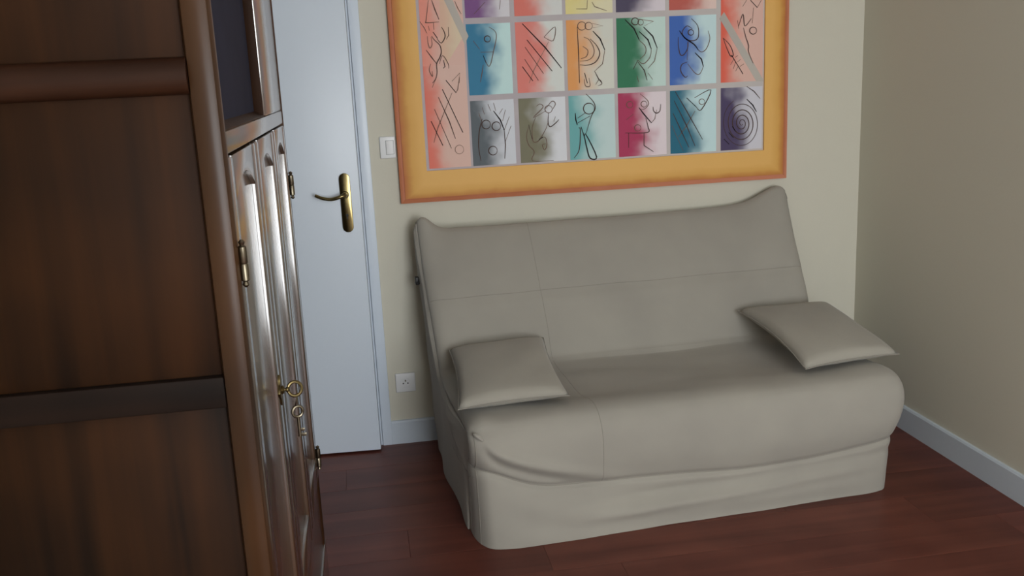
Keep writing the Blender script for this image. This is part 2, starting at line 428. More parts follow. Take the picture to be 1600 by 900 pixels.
def cloth(p, u, t, i):
    """drape: folds, sag and the piped corners, on top of the swept profile"""
    v, z = p
    n = noise.noise(Vector((u*2.2, v*2.6, z*2.6)))*.010 + noise.noise(Vector((u*6, v*6+3, z*6)))*.0035
    wf = sstep(10.5*NS, 8*NS, i)
    v -= n*1.2*wf
    if i < 9*NS:                                   # front drop
        z0 = .175; zs = zseam(u)
        if z <= z0: z = z*zs/z0
        else: z = zs+(z-z0)*(.40-zs)/(.40-z0) if z < .40 else z
        bulge = .010*math.sin(PI*min(1, max(0, (z-zs)/(.41-zs)))) if z > zs else 0
        fold = 0
        if z < zs:
            q = z/zs
            fold = .009*math.sin(q*9+u*5.0+1.5*math.sin(u*3.1))*q*(1-q)*4*.6*sstep(0, .3, min(u, 1.53-u))+.010*(1-q)*math.sin(u*2.4+.5)
            fold += .012*gauss(z-(.05+.055*u/1.5), .018)*sstep(.25, .6, u)*sstep(1.5, 1.25, u) - .006*gauss(z-(.10+.05*u/1.5), .016)*sstep(.1, .5, u)
        # swag hanging from the near corner tuck
        sw = .016*gauss(z-(.375-.30*max(0, u-.05)**.62), .022)*sstep(.03, .08, u)*sstep(.62, .15, u)
        sw -= .010*gauss(z-(.335-.30*max(0, u-.05)**.62), .02)*sstep(.03, .08, u)*sstep(.55, .15, u)
        v -= bulge+fold+sw
        v += .006*gauss(z-zs, .010)
    elif i < I_CREASE:
        z += n*1.3*(1-wf) + .006*sstep(10*NS, 11*NS, i)*math.sin(u*7+v*9)*sstep(.1, .2, v)*sstep(.5, .4, v)
        z -= .012*gauss(u-.80, .5)*sstep(.05, .25, v)
        z += .006*gauss(u-.055, .03)*gauss(v-.05, .05)
    elif i <= I_TOP+6*NS:
        a = sstep(I_TOP-4*NS, I_TOP-1*NS, i)
        z += n*.6; v += n*.8
        if i < I_TOP+3*NS:
            b = a*sstep(I_TOP+3*NS, I_TOP+1*NS, i)
            z += b*(.058*gauss(u-.015, .052) + .066*gauss(u-1.51, .118) - .010*math.sin(PI*min(1, max(0, u/1.53))) + .004)
            # soft pucker below the ears
            mid = sstep(I_BACKSEAM-2*NS, I_BACKSEAM+NS, i)*(1-a)
            v -= .010*mid*(gauss(u-.10, .07)+gauss(u-1.40, .09))
        v += .007*gauss(i-I_BACKSEAM, 3)
    return v, z
verts = []; faces = []; grid = []
for j, u in enumerate(st):
    du = min(u, 1.53-u); e = max(0, 1-du/RE); ins = (1-math.sqrt(max(0, 1-e*e)))
    col = []
    for i, p in enumerate(prof):
        r = .042 if i < I_CREASE else .042-.018*sstep(I_CREASE, I_TOP, i)
        if u > .8 and i < I_CREASE: r = .027
        if i > I_TOP+NS: r = .012
        if i < 9*NS: r += .055*max(0, 1-p.y/.30)
        q = p+norm2[i]*(-1)*0
        inward = norm2[i]
        q = p+inward*(r*ins)
        v, z = q.x, q.y
        if i > nt_-1-4*NS or i < 2*NS: z = p.y
        if i < 9*NS:
            e2 = max(0, 1-du/.15); v += .055*max(0, 1-p.y/.34)*(1-math.sqrt(1-e2*e2))
        v, z = cloth((v, max(0, z)), u, 0, i)
        z = max(.001, z) if 0 < i < nt_-1 else .001
        v = min(v, .928)
        s = u/1.53
        x = uL(z)*(1-s)+uR(z)*s
        col.append(len(verts)); verts.append((x, v, z))
    grid.append(col)
tags = []
for j in range(nu-1):
    for i in range(nt_-1):
        faces.append((grid[j][i], grid[j+1][i], grid[j+1][i+1], grid[j][i+1]))
        tags.append('front_skirt' if i < I_SEAM else 'seat_cover' if i < I_CREASE else 'back_cover')
I0, I1 = 8*NS+3, I_TOP+2*NS
for side, j in ((0, 0), (1, nu-1)):
    sg = -1 if side == 0 else 1
    colF = [grid[j][I0-k] for k in range(I0+1)]           # the front corner, from the seat down to the floor
    v0, z0_ = verts[colF[0]][1], verts[colF[0]][2]
    prev = None
    for i in range(I0, I1+1):
        x, v, z = verts[grid[j][i]]
        cur = []
        for k in range(I0+1):
            if i == I0: cur.append(colF[k]); continue
            if k == 0: cur.append(grid[j][i]); continue
            xf, vf, zf = verts[colF[k]]
            zz = max(.001, z*zf/z0_)
            near = sstep(.16, 0, v-v0)
            vv = v+(vf-v0)*near
            s_edge = uL(zz) if side == 0 else uR(zz)
            off = .012*sstep(0, .035, z-zz)
            if side == 0:
                # mattress edge hanging over the skirt, its lower line dipping towards the front
                line = .215+.40*max(0, v-.10)
                off += (.014*sstep(line-.012, line+.03, zz)*sstep(.60, .35, v) + .007*math.sin(v*13+zz*5)*sstep(.22, .05, zz) + .006*noise.noise(Vector((v*5, zz*5, 2))))
            else:
                off += .008*gauss(zz-.33, .08)*sstep(.9, .6, v) + .003*noise.noise(Vector((v*5, zz*5, 8)))
            edge = sstep(0, .28 if side == 0 else .12, v-v0)*sstep(.93, .90, v)
            base = xf*(1-sstep(0, .05, v-v0))+s_edge*sstep(0, .05, v-v0)
            cur.append(len(verts)); verts.append((base+sg*off*edge, vv, zz))
        if prev:
            for k in range(I0):
                q = (prev[k], cur[k], cur[k+1], prev[k+1])
                faces.append(q if side == 1 else q[::-1]); tags.append('side_skirt_%d' % side)
        prev = cur
me = bpy.data.meshes.new('tmp_sofa'); me.from_pydata(verts, [], faces); me.update()
vn = [Vector(n.vector) for n in me.vertex_normals]
def submesh(name, key, mat, parent):
    idx = {}; vv = []; ff = []; nn = []
    for f, t in zip(faces, tags):
        if t != key: continue
        g = []
        for a in f:
            if a not in idx: idx[a] = len(vv); vv.append(verts[a]); nn.append(vn[a])
            g.append(idx[a])
        ff.append(g)
    m = bpy.data.meshes.new(name); m.from_pydata(vv, [], ff); m.update()
    m.polygons.foreach_set('use_smooth', [True]*len(m.polygons))
    m.normals_split_custom_set_from_vertices(nn)
    return link(name, m, mat, parent)
skirt = submesh('front_skirt', 'front_skirt', M['fabric'], sofa)
seat = submesh('seat_cover', 'seat_cover', M['fabric'], sofa)
back = submesh('back_cover', 'back_cover', M['fabric'], sofa)
submesh('side_skirt', 'side_skirt_0', M['fabric'], sofa); submesh('side_skirt', 'side_skirt_1', M['fabric'], sofa)
bpy.data.meshes.remove(me)
def gridline(js, is_, off=0):
    out = []
    for j in js:
        for i in is_:
            out.append(Vector(verts[grid[j][i]])-vn[grid[j][i]]*off)
    return out
jm = min(range(nu), key=lambda j: abs(st[j]-.43))
def seam(name, pts, parent, r=.0016): tube(name, pts, r, M['seam'], parent, 5)
seam('seam', gridline(range(4, nu-4), [I_BACKSEAM], .0004), back)
seam('seam', gridline([jm], range(I_CREASE, I_TOP), .0006), back, .0014)
seam('seam', gridline([jm], range(I_SEAM, I_CREASE), .0006), seat, .0014)
seam('seam', gridline(range(2, nu-2), [I_SEAM], .0004), skirt, .0018)
seam('corner_seam', gridline([NE-6], range(0, I_SEAM), .0004), skirt, .0018)
seam('corner_seam', gridline([NE-6], range(I_SEAM, 9*NS), .0004), seat, .0022)
# gathered tuck at the near front corner of the seat
tk = Vector(verts[grid[NE-4][8*NS+3]])
bm = bmesh.new()
add_tube(bm, catmull([tk+Vector((-.012, -.002, .012)), tk+Vector((-.002, -.010, .006)), tk+Vector((.010, -.010, -.006)), tk+Vector((.026, -.004, -.020))], 5), [.004, .005, .006, .007, .0075, .008, .008, .008, .0075, .007, .0065, .006, .005, .004, .003, .002], 8)
link('corner_tuck', mesh_from_bm('corner_tuck', bm, True), M['fabric'], seat)
# dark hinge catch on the left edge of the back
bm = bmesh.new(); add_box(bm, (-.047, .868, .712), (-.031, .896, .742), .003); add_box(bm, (-.041, .858, .715), (-.034, .870, .724), .002)
link('hinge_catch', mesh_from_bm('hinge_catch', bm, True), M['dark_plastic'], sofa)['label'] = 'small black catch on the sofa back edge'

# loose cushions
def cushion(name, c, label, top, bot, sag, curl=None):
    """c: four corners (near-left, near-right, far-right, far-left) in the sofa's frame"""
    c = [Vector(p) for p in c]; cen = sum(c, Vector())/4
    zn = (c[1]-c[0]).cross(c[3]-c[0]).normalized()
    N = 28; bm = bmesh.new(); lay = {}
    for side in (1, -1):
        for a in range(N+1):
            for b in range(N+1):
                s, t = a/N, b/N
                x, y_ = 2*s-1, 2*t-1
                ss = .5+.5*x*(1-.075*(1-y_*y_)*abs(x)); tt = .5+.5*y_*(1-.075*(1-x*x)*abs(y_))
                p = c[0]*(1-ss)*(1-tt)+c[1]*ss*(1-tt)+c[2]*ss*tt+c[3]*(1-ss)*tt
                h = (max(0, (1-x*x)*(1-y_*y_)))**.36
                nzv = noise.noise(Vector((s*3+len(name), t*3, 4+side)))*.007*h
                p = p+zn*(side*(top if side > 0 else bot)*h+nzv) - zn*sag*(1-x*x)*(1-y_*y_)
                if curl: p.z += curl(s, t)
                edge = a in (0, N) or b in (0, N)
                if edge and side < 0: continue
                lay[(side, a, b)] = bm.verts.new(p)
    def V(side, a, b): return lay.get((side, a, b)) or lay[(1, a, b)]
    for side in (1, -1):
        for a in range(N):
            for b in range(N):
                q = [V(side, a, b), V(side, a+1, b), V(side, a+1, b+1), V(side, a, b+1)]
                try: bm.faces.new(q if side > 0 else q[::-1])
                except ValueError: pass
    piping = [lay[(1, a, 0)].co.copy() for a in range(N)]+[lay[(1, N, b)].co.copy() for b in range(N)]+[lay[(1, a, N)].co.copy() for a in range(N, 0, -1)]+[lay[(1, 0, b)].co.copy() for b in range(N, 0, -1)]
    me = mesh_from_bm('cushion_cover', bm); me.polygons.foreach_set('use_smooth', [True]*len(me.polygons))
    root = empty(name, sofa.location, SA); tag(root, label, 'cushion', 'cushions on the sofa bed')
    link('cushion_cover', me, M['cushion'], root)
    tube('piping', piping, .0022, M['seam'], root, 6, closed=True)
    return root
cushion('cushion', [(-.018, .085, .462), (.352, .085, .466), (.396, .600, .522), (.032, .590, .515)], 'flat taupe cushion at the left end of the sofa seat, near the door', .056, .038, .006)
cushion('cushion', [(1.200, .085, .460), (1.570, .100, .470), (1.575, .600, .543), (1.195, .610, .545)], 'flat taupe cushion at the right end of the sofa seat, by the right wall', .057, .036, .008,
        curl=lambda s, t: .016*(1-s)**3*math.sin(PI*t))
INK = {
 0: [[(0.2534,0.2005),(0.2513,0.1932),(0.2461,0.1875),(0.239,0.1847),(0.2313,0.1851),(0.2246,0.1888),(0.2201,0.195),(0.2189,0.2025),(0.221,0.2098),(0.2262,0.2155),(0.2333,0.2184),(0.241,0.2179),(0.2477,0.2142),(0.2521,0.208),(0.2534,0.2005)],[(0.6149,0.6032),(0.5509,0.4958),(0.5301,0.4466)],[(0.793,0.6669),(0.8379,0.6546),(0.7962,0.6491)],[(0.9743,0.6779),(1.0468,0.6645),(1.0082,0.6481)]],
 1: [[(0.1502,0.7769),(0.1364,0.7038),(0.1375,0.6935),(0.1858,0.6951)],[(0.1642,0.6925),(0.1643,0.6666)],[(0.1438,0.6812),(0.1462,0.6639)],[(0.1377,0.6435),(0.1379,0.6192),(0.1437,0.5982),(0.1536,0.6117),(0.1518,0.6395)],[(0.2204,0.6748),(0.2203,0.6437),(0.2103,0.6284)],[(0.1112,0.6996),(0.1273,0.675),(0.1366,0.6539)],[(0.1775,0.5373),(0.1921,0.5682),(0.2118,0.5358),(0.2125,0.5182)],[(0.1434,0.5388),(0.1364,0.5146),(0.1474,0.4895),(0.1469,0.5106)],[(0.2736,0.7211),(0.2606,0.7457),(0.2514,0.77)],[(0.2222,0.4683),(0.255,0.4986),(0.2508,0.4598)],[(0.2358,0.4238),(0.2433,0.4366),(0.2529,0.4842)],[(0.2201,0.4246),(0.1555,0.2911),(0.136,0.2343)],[(0.1433,0.448),(0.1637,0.4884)],[(0.3363,0.3614),(0.344,0.3343)],[(0.3598,0.3735),(0.3697,0.3463)],[(0.4033,0.3312),(0.4181,0.3527)],[(0.4157,0.3037),(0.4293,0.3477)],[(0.4208,0.2675),(0.4441,0.3201)],[(0.4232,0.2223),(0.4493,0.2839)],[(0.3215,0.34),(0.3312,0.3083)],[(0.3827,0.3768),(0.3903,0.3453)],[(0.3792,0.6687),(0.4038,0.6503),(0.406,0.6223),(0.3925,0.5737),(0.3792,0.5284),(0.3678,0.5218),(0.3516,0.5613)],[(0.3147,0.619),(0.3384,0.5865)],[(0.3413,0.5741),(0.3925,0.5737)],[(0.3497,0.5261),(0.3423,0.4911),(0.3351,0.4594)],[(0.597,0.6216),(0.643,0.6586),(0.6336,0.606),(0.597,0.6216)],[(0.8431,0.5617),(0.8322,0.5082),(0.799,0.4809)],[(0.7576,0.6152),(0.7798,0.6036),(0.7978,0.5708),(0.7951,0.5422),(0.7737,0.5252),(0.7396,0.5231)],[(0.7527,0.5798),(0.773,0.5629),(0.7666,0.5399),(0.7437,0.5319)],[(0.7683,0.6573),(0.7664,0.6505),(0.7615,0.6451),(0.7546,0.6423),(0.7471,0.6426),(0.7405,0.6459),(0.736,0.6516),(0.7345,0.6586),(0.7364,0.6654),(0.7413,0.6707),(0.7481,0.6735),(0.7556,0.6733),(0.7623,0.6699),(0.7668,0.6642),(0.7683,0.6573)],[(0.7946,0.6563),(0.7929,0.6502),(0.7886,0.6454),(0.7825,0.6429),(0.7758,0.6432),(0.7698,0.6462),(0.7658,0.6512),(0.7645,0.6574),(0.7662,0.6635),(0.7705,0.6682),(0.7766,0.6707),(0.7833,0.6705),(0.7892,0.6675),(0.7932,0.6625),(0.7946,0.6563)],[(0.7348,0.4618),(0.7365,0.4417)],[(0.7556,0.4519),(0.7594,0.4249),(0.7782,0.424),(0.7744,0.4555)],[(0.8017,0.4274),(0.8164,0.4468),(0.8277,0.4306),(0.811,0.4225)],[(0.7768,0.7554),(0.774,0.7222),(0.731,0.7238)],[(0.7953,0.7478),(0.806,0.7299),(0.8545,0.7123)],[(0.5542,0.3546),(0.5707,0.3627),(0.5818,0.3487),(0.5407,0.3105),(0.5928,0.3347)],[(0.6196,0.34),(0.6179,0.3339),(0.6135,0.3291),(0.6075,0.3267),(0.6008,0.327),(0.595,0.3301),(0.5911,0.3353),(0.5898,0.3416),(0.5916,0.3477),(0.5959,0.3525),(0.6019,0.355),(0.6085,0.3546),(0.6144,0.3515),(0.6183,0.3463),(0.6196,0.34)],[(0.5932,0.3437),(0.6198,0.3714),(0.6333,0.3595),(0.6161,0.3335)],[(0.6315,0.3102),(0.6237,0.2903)],[(0.55,0.31),(0.5344,0.2703),(0.5349,0.2295),(0.5389,0.2134),(0.5602,0.219),(0.59,0.2627),(0.6004,0.2893)],[(0.5206,0.2755),(0.5098,0.24),(0.5175,0.2032),(0.5396,0.1746),(0.5311,0.1385),(0.6179,0.1356)],[(0.577,0.2317),(0.5885,0.2265),(0.5921,0.1989),(0.582,0.179),(0.5734,0.2),(0.5876,0.2038)],[(1.0357,0.5572),(1.0294,0.5249),(1.002,0.5007),(0.9791,0.5162)],[(1.0608,0.5598),(1.0485,0.5095),(1.021,0.4817)],[(0.9843,0.5953),(1.0108,0.5691),(1.0103,0.5402),(0.9868,0.5195)],[(0.9741,0.4547),(0.9814,0.4287)],[(1.0207,0.4635),(1.0397,0.437)],[(1.0046,0.6625),(1.0034,0.6579),(1.0002,0.6543),(0.9955,0.6524),(0.9904,0.6526),(0.9859,0.6548),(0.9828,0.6587),(0.9817,0.6634),(0.9829,0.6679),(0.9862,0.6715),(0.9908,0.6734),(0.9959,0.6732),(1.0004,0.671),(1.0036,0.6672),(1.0046,0.6625)],[(1.2753,0.6198),(1.2831,0.5868),(1.2674,0.5475),(1.2438,0.5375),(1.2203,0.564)],[(1.1892,0.5798),(1.1868,0.5071)],[(1.2554,0.4784),(1.2396,0.4497),(1.2199,0.4543),(1.1887,0.4924)],[(0.9857,0.3824),(1.014,0.3583),(1.0209,0.3398),(1.0062,0.3223),(0.9846,0.3188)],[(0.9553,0.3408),(0.9538,0.3354),(0.95,0.3312),(0.9446,0.329),(0.9387,0.3293),(0.9334,0.332),(0.9298,0.3366),(0.9285,0.3422),(0.93,0.3476),(0.9338,0.3519),(0.9392,0.3541),(0.9451,0.3538),(0.9504,0.351),(0.9541,0.3464),(0.9553,0.3408)],[(1.0142,0.3401),(1.0129,0.335),(1.0094,0.3311),(1.0043,0.3291),(0.9988,0.3293),(0.9938,0.3319),(0.9904,0.3362),(0.9893,0.3414),(0.9906,0.3464),(0.9941,0.3504),(0.9992,0.3524),(1.0047,0.3521),(1.0097,0.3496),(1.0131,0.3453),(1.0142,0.3401)],[(1.0319,0.2636),(1.0466,0.2789),(1.0517,0.3016)],[(1.0543,0.3152),(1.0517,0.3016)],[(0.9872,0.2454),(0.9857,0.2399),(0.9819,0.2356),(0.9765,0.2334),(0.9705,0.2337),(0.9651,0.2365),(0.9614,0.2412),(0.9602,0.2469),(0.9617,0.2524),(0.9655,0.2566),(0.9709,0.2588),(0.9769,0.2585),(0.9823,0.2557),(0.9859,0.251),(0.9872,0.2454)],[(0.9263,0.2808),(0.9555,0.3021)],[(1.119,0.2474),(1.167,0.1423)],[(1.2611,0.3367),(1.2599,0.3318),(1.2565,0.328),(1.2515,0.326),(1.2461,0.3263),(1.2412,0.3287),(1.2378,0.3329),(1.2366,0.338),(1.2379,0.3429),(1.2413,0.3467),(1.2462,0.3487),(1.2516,0.3484),(1.2565,0.3459),(1.2599,0.3418),(1.2611,0.3367)],[(1.2194,0.302),(1.1824,0.2439),(1.1478,0.1994)],[(1.4222,0.7081),(1.4397,0.7327)],[(1.4855,0.7023),(1.503,0.7305)],[(1.4009,0.6548),(1.407,0.6219)],[(1.4696,0.7029),(1.4643,0.6415)],[(1.3859,0.5021),(1.3721,0.4806)],[(1.3939,0.4907),(1.3841,0.4634)],[(1.404,0.4718),(1.3942,0.4537)],[(1.3918,0.5092),(1.4037,0.516)],[(1.4019,0.4903),(1.4158,0.5008)],[(1.412,0.4714),(1.4299,0.4817)],[(0.3697,0.7625),(0.3239,0.7193)],[(0.4298,0.7673),(0.4244,0.733)]],
 2: [[(0.1626,0.7764),(0.1728,0.7419),(0.1864,0.7037)],[(0.1538,0.6429),(0.1636,0.6286),(0.1838,0.6069),(0.1876,0.5824),(0.1809,0.5617),(0.1667,0.5378),(0.1665,0.5062),(0.1595,0.4819),(0.1457,0.4648)],[(0.1936,0.6759),(0.2032,0.6582),(0.2055,0.6373),(0.1897,0.6154),(0.1746,0.6316)],[(0.1289,0.5918),(0.1486,0.5631),(0.1667,0.5378)],[(0.1946,0.5506),(0.1985,0.5259),(0.1909,0.5192)],[(0.1654,0.4098),(0.2022,0.3152),(0.2228,0.245)],[(0.1468,0.3646),(0.2046,0.2079)],[(0.4208,0.2675),(0.4226,0.2087),(0.4176,0.1545)],[(0.3339,0.317),(0.3199,0.2686),(0.3141,0.206),(0.3203,0.1513)],[(0.366,0.293),(0.3639,0.2857),(0.3588,0.2801),(0.3517,0.2772),(0.3439,0.2776),(0.3372,0.2812),(0.3327,0.2874),(0.3314,0.2949),(0.3335,0.3021),(0.3386,0.3077),(0.3457,0.3106),(0.3534,0.3102),(0.3602,0.3066),(0.3647,0.3004),(0.366,0.293)],[(0.4069,0.284),(0.4048,0.2767),(0.3997,0.2711),(0.3925,0.2682),(0.3848,0.2686),(0.378,0.2723),(0.3734,0.2785),(0.3721,0.2859),(0.3742,0.2932),(0.3793,0.2988),(0.3865,0.3017),(0.3942,0.3013),(0.401,0.2977),(0.4055,0.2915),(0.4069,0.284)],[(0.3882,0.1881),(0.3861,0.1807),(0.381,0.175),(0.3738,0.1721),(0.366,0.1726),(0.3592,0.1763),(0.3546,0.1826),(0.3533,0.1901),(0.3554,0.1975),(0.3606,0.2032),(0.3677,0.2061),(0.3755,0.2056),(0.3823,0.2019),(0.3869,0.1956),(0.3882,0.1881)],[(0.3834,0.6232),(0.3819,0.6182),(0.3784,0.6144),(0.3735,0.6123),(0.3681,0.6126),(0.3634,0.615),(0.3603,0.6191),(0.3594,0.6242),(0.3608,0.6291),(0.3644,0.633),(0.3693,0.635),(0.3746,0.6348),(0.3793,0.6324),(0.3825,0.6282),(0.3834,0.6232)],[(0.3516,0.5613),(0.3611,0.5327)],[(0.5195,0.586),(0.5895,0.4815)],[(0.5156,0.5401),(0.5679,0.4555)],[(0.7325,0.6551),(0.7351,0.5591),(0.735,0.4368)],[(0.7837,0.607),(0.8094,0.581),(0.8218,0.5483),(0.8038,0.5167),(0.7694,0.5056),(0.7392,0.5088)],[(0.799,0.4809),(0.8135,0.4512),(0.8283,0.4324)],[(0.6041,0.3251),(0.6004,0.2893),(0.609,0.2707),(0.6353,0.2874),(0.6451,0.2981)],[(0.521,0.2845),(0.5324,0.2251)],[(0.7608,0.3935),(0.7904,0.3605),(0.7968,0.3331),(0.7793,0.3023),(0.756,0.2353)],[(0.7935,0.3333),(0.7909,0.324),(0.7844,0.3168),(0.7752,0.3131),(0.7652,0.3136),(0.7562,0.3182),(0.7502,0.3261),(0.7482,0.3356),(0.7508,0.3449),(0.7572,0.3521),(0.7664,0.3558),(0.7765,0.3553),(0.7854,0.3507),(0.7915,0.3428),(0.7935,0.3333)],[(0.7538,0.3173),(0.7226,0.2985)],[(0.7747,0.3048),(0.7196,0.2783)],[(0.7261,0.2597),(0.7328,0.2503),(0.7257,0.1728),(0.7032,0.1396)],[(0.9791,0.5162),(0.9592,0.4808)],[(0.9789,0.509),(1.0054,0.4751),(1.0164,0.4344)],[(0.9848,0.6668),(0.9833,0.661),(0.9792,0.6564),(0.9733,0.654),(0.9669,0.6543),(0.9611,0.6571),(0.9572,0.662),(0.9558,0.6679),(0.9574,0.6737),(0.9615,0.6782),(0.9673,0.6806),(0.9738,0.6804),(0.9795,0.6776),(0.9835,0.6727),(0.9848,0.6668)],[(1.2147,0.6149),(1.2135,0.6103),(1.2103,0.6066),(1.2056,0.6047),(1.2003,0.6049),(1.1957,0.6072),(1.1924,0.6111),(1.1913,0.6158),(1.1925,0.6205),(1.1958,0.6241),(1.2005,0.626),(1.2057,0.6258),(1.2103,0.6236),(1.2136,0.6197),(1.2147,0.6149)],[(1.2052,0.6693),(1.2323,0.6395),(1.2342,0.5961),(1.2126,0.5824),(1.1814,0.591),(1.166,0.6168),(1.1856,0.6413),(1.2089,0.6296)],[(1.1504,0.5994),(1.1501,0.5633),(1.1576,0.5303),(1.1732,0.5296),(1.189,0.5544),(1.1911,0.5797)],[(1.1867,0.4998),(1.1632,0.4899),(1.1591,0.4644),(1.1766,0.4398),(1.1884,0.4447)],[(1.04,0.3274),(1.0422,0.3113),(1.0541,0.3015),(1.0687,0.3099),(1.0725,0.3371)],[(1.0081,0.2856),(1.0171,0.2483),(1.0144,0.2254),(0.9204,0.2284)],[(0.9348,0.2276),(0.9336,0.1676)],[(0.9999,0.2262),(0.999,0.1731),(1.0399,0.1451)],[(1.1348,0.3842),(1.1828,0.3039),(1.251,0.1842)],[(1.1296,0.3479),(1.1824,0.2439),(1.2188,0.158)],[(1.1243,0.2978),(1.1578,0.2267),(1.1917,0.1549)],[(1.2172,0.355),(1.288,0.3835),(1.2463,0.3052),(1.2243,0.3179)],[(1.405,0.6292),(1.4244,0.6792),(1.4327,0.6318),(1.4602,0.6598)],[(1.4837,0.6116),(1.4823,0.6057),(1.4781,0.601),(1.4721,0.5986),(1.4654,0.5988),(1.4593,0.6018),(1.455,0.6067),(1.4535,0.6128),(1.4549,0.6188),(1.4591,0.6234),(1.4651,0.6259),(1.4718,0.6256),(1.4779,0.6227),(1.4822,0.6177),(1.4837,0.6116)],[(1.4268,0.6248),(1.437,0.5879),(1.4492,0.5545),(1.4495,0.5288),(1.4699,0.4818)],[(1.34,0.5882),(1.3698,0.5578),(1.3838,0.5206),(1.3719,0.5156),(1.3559,0.5474),(1.34,0.5882)],[(1.4265,0.2375),(1.4252,0.235),(1.4231,0.2333),(1.4201,0.2329),(1.417,0.2343),(1.4144,0.2376),(1.413,0.2423),(1.4136,0.2477),(1.4164,0.2524),(1.421,0.2551),(1.4267,0.255),(1.4322,0.2515),(1.4363,0.2448),(1.4378,0.2363),(1.4358,0.2275),(1.4305,0.2205),(1.4225,0.2171),(1.4136,0.2187),(1.4054,0.2253),(1.4001,0.2361),(1.3992,0.2491),(1.4031,0.2615),(1.4117,0.2705),(1.4234,0.2738),(1.4359,0.2702),(1.4465,0.2598),(1.4527,0.2442),(1.4528,0.2265),(1.4462,0.2104),(1.4338,0.1996),(1.4179,0.1969),(1.4018,0.2035),(1.3889,0.2186),(1.3823,0.2394),(1.3839,0.2619),(1.3938,0.2812),(1.4103,0.2931),(1.4305,0.2945),(1.4501,0.2844),(1.465,0.2643),(1.4717,0.2379),(1.468,0.2104),(1.4543,0.1877),(1.4329,0.1752),(1.4081,0.176),(1.385,0.1907),(1.3687,0.2167),(1.363,0.249),(1.3695,0.281),(1.3875,0.306),(1.4137,0.3183),(1.4429,0.3148),(1.4692,0.2953),(1.4868,0.2633),(1.4914,0.2248),(1.4816,0.1879),(1.4585,0.1605),(1.4268,0.149),(1.3928,0.1565),(1.3637,0.1822),(1.346,0.2211),(1.3437,0.2654),(1.3578,0.3061),(1.3859,0.3344)],[(1.4431,0.3898),(1.4749,0.3687),(1.5017,0.3379)]],
 3: [[(0.1602,0.6582),(0.1765,0.6333)],[(0.1985,0.4737),(0.2358,0.4238)],[(0.1829,0.4395),(0.2537,0.2678)],[(0.1303,0.3191),(0.1714,0.221)],[(0.3811,0.3457),(0.4068,0.3087),(0.4208,0.2675)],[(0.5124,0.6758),(0.5992,0.5826),(0.6634,0.4996)],[(0.5281,0.6138),(0.6254,0.4888)],[(0.505,0.5121),(0.5454,0.4548)],[(0.7959,0.6367),(0.8252,0.6053),(0.8431,0.5617)],[(0.7571,0.4756),(0.7673,0.4353)],[(0.5603,0.2213),(0.577,0.2317)],[(0.7138,0.3194),(0.7153,0.2921),(0.7208,0.2714)],[(0.7356,0.2638),(0.7485,0.222),(0.7568,0.1802),(0.7697,0.1356),(0.7975,0.1386),(0.7559,0.2307),(0.7485,0.222)],[(0.9286,0.676),(0.966,0.639),(0.9862,0.5952)],[(0.9868,0.6275),(1.0227,0.5938),(1.0357,0.5572)],[(1.0043,0.6447),(1.0422,0.6074),(1.0608,0.5598)],[(1.1545,0.6245),(1.1776,0.5947),(1.2164,0.5678),(1.234,0.5452)],[(1.2202,0.5349),(1.2476,0.5081),(1.2554,0.4784)],[(0.9799,0.3282),(1.0011,0.2997),(1.0319,0.2636)],[(1.1831,0.3567),(1.2243,0.3179)],[(1.4555,0.7322),(1.4855,0.7023)],[(1.3759,0.5191),(1.4262,0.4411)],[(1.3652,0.2065),(1.3865,0.1828)],[(1.3441,0.1803),(1.368,0.1564)],[(1.4435,0.3383),(1.4702,0.3123),(1.4864,0.2843)],[(1.3809,0.2304),(1.3942,0.2098)]],
}

# ------------------------------------------------------------------ framed picture
pic = empty('framed_picture', (.155, BACK, 1.018))
tag(pic, 'large picture of bright pastel squares in an ochre frame above the sofa', 'picture')
X0, X1, Z1, FW, FB = -.010, 1.622, 1.27, .110, .124
YF = -.028
box('canvas', (X0+.02, -.018, .02), (X1-.02, -.002, Z1-.02), M['canvas'], pic)
def mitre(name, quad, mat, y0, y1, bevel):
    bm = bmesh.new(); add_prism(bm, quad, 1, y0, y1, bevel)
    return link(name, mesh_from_bm(name, bm, True), mat, pic)
R_ = .018
outer = [(X0+R_, R_), (X1-R_, R_), (X1-R_, Z1-R_), (X0+R_, Z1-R_)]
inner = [(X0+FW, FB), (X1-FW+.006, FB), (X1-FW+.006, Z1-FB), (X0+FW, Z1-FB)]
edge = [(X0, 0), (X1, 0), (X1, Z1), (X0, Z1)]
for k in range(4):
    q = (k+1) % 4
    mitre('frame_rail', [outer[k], outer[q], inner[q], inner[k]], M['gold'], YF, -.003, 0)
    r = mitre('frame_edge', [edge[k], edge[q], outer[q], outer[k]], M['rim'], YF+.004, -.001, 0)
    r['label'] = 'burnt orange outer edge of the frame'
YC = -.0185
def field(poly, mat, dy=0):
    bm = bmesh.new(); add_prism(bm, poly, 1, YC-.0006-dy, YC+.002)
    return link('colour_field', mesh_from_bm('colour_field', bm), mat, pic)
CX = [(.112, .280), (.289, .464), (.483, .674), (.688, .879), (.893, 1.096), (1.113, 1.311), (1.331, 1.512)]
CZ = [(.132, .388), (.410, .682), (.705, .962)]
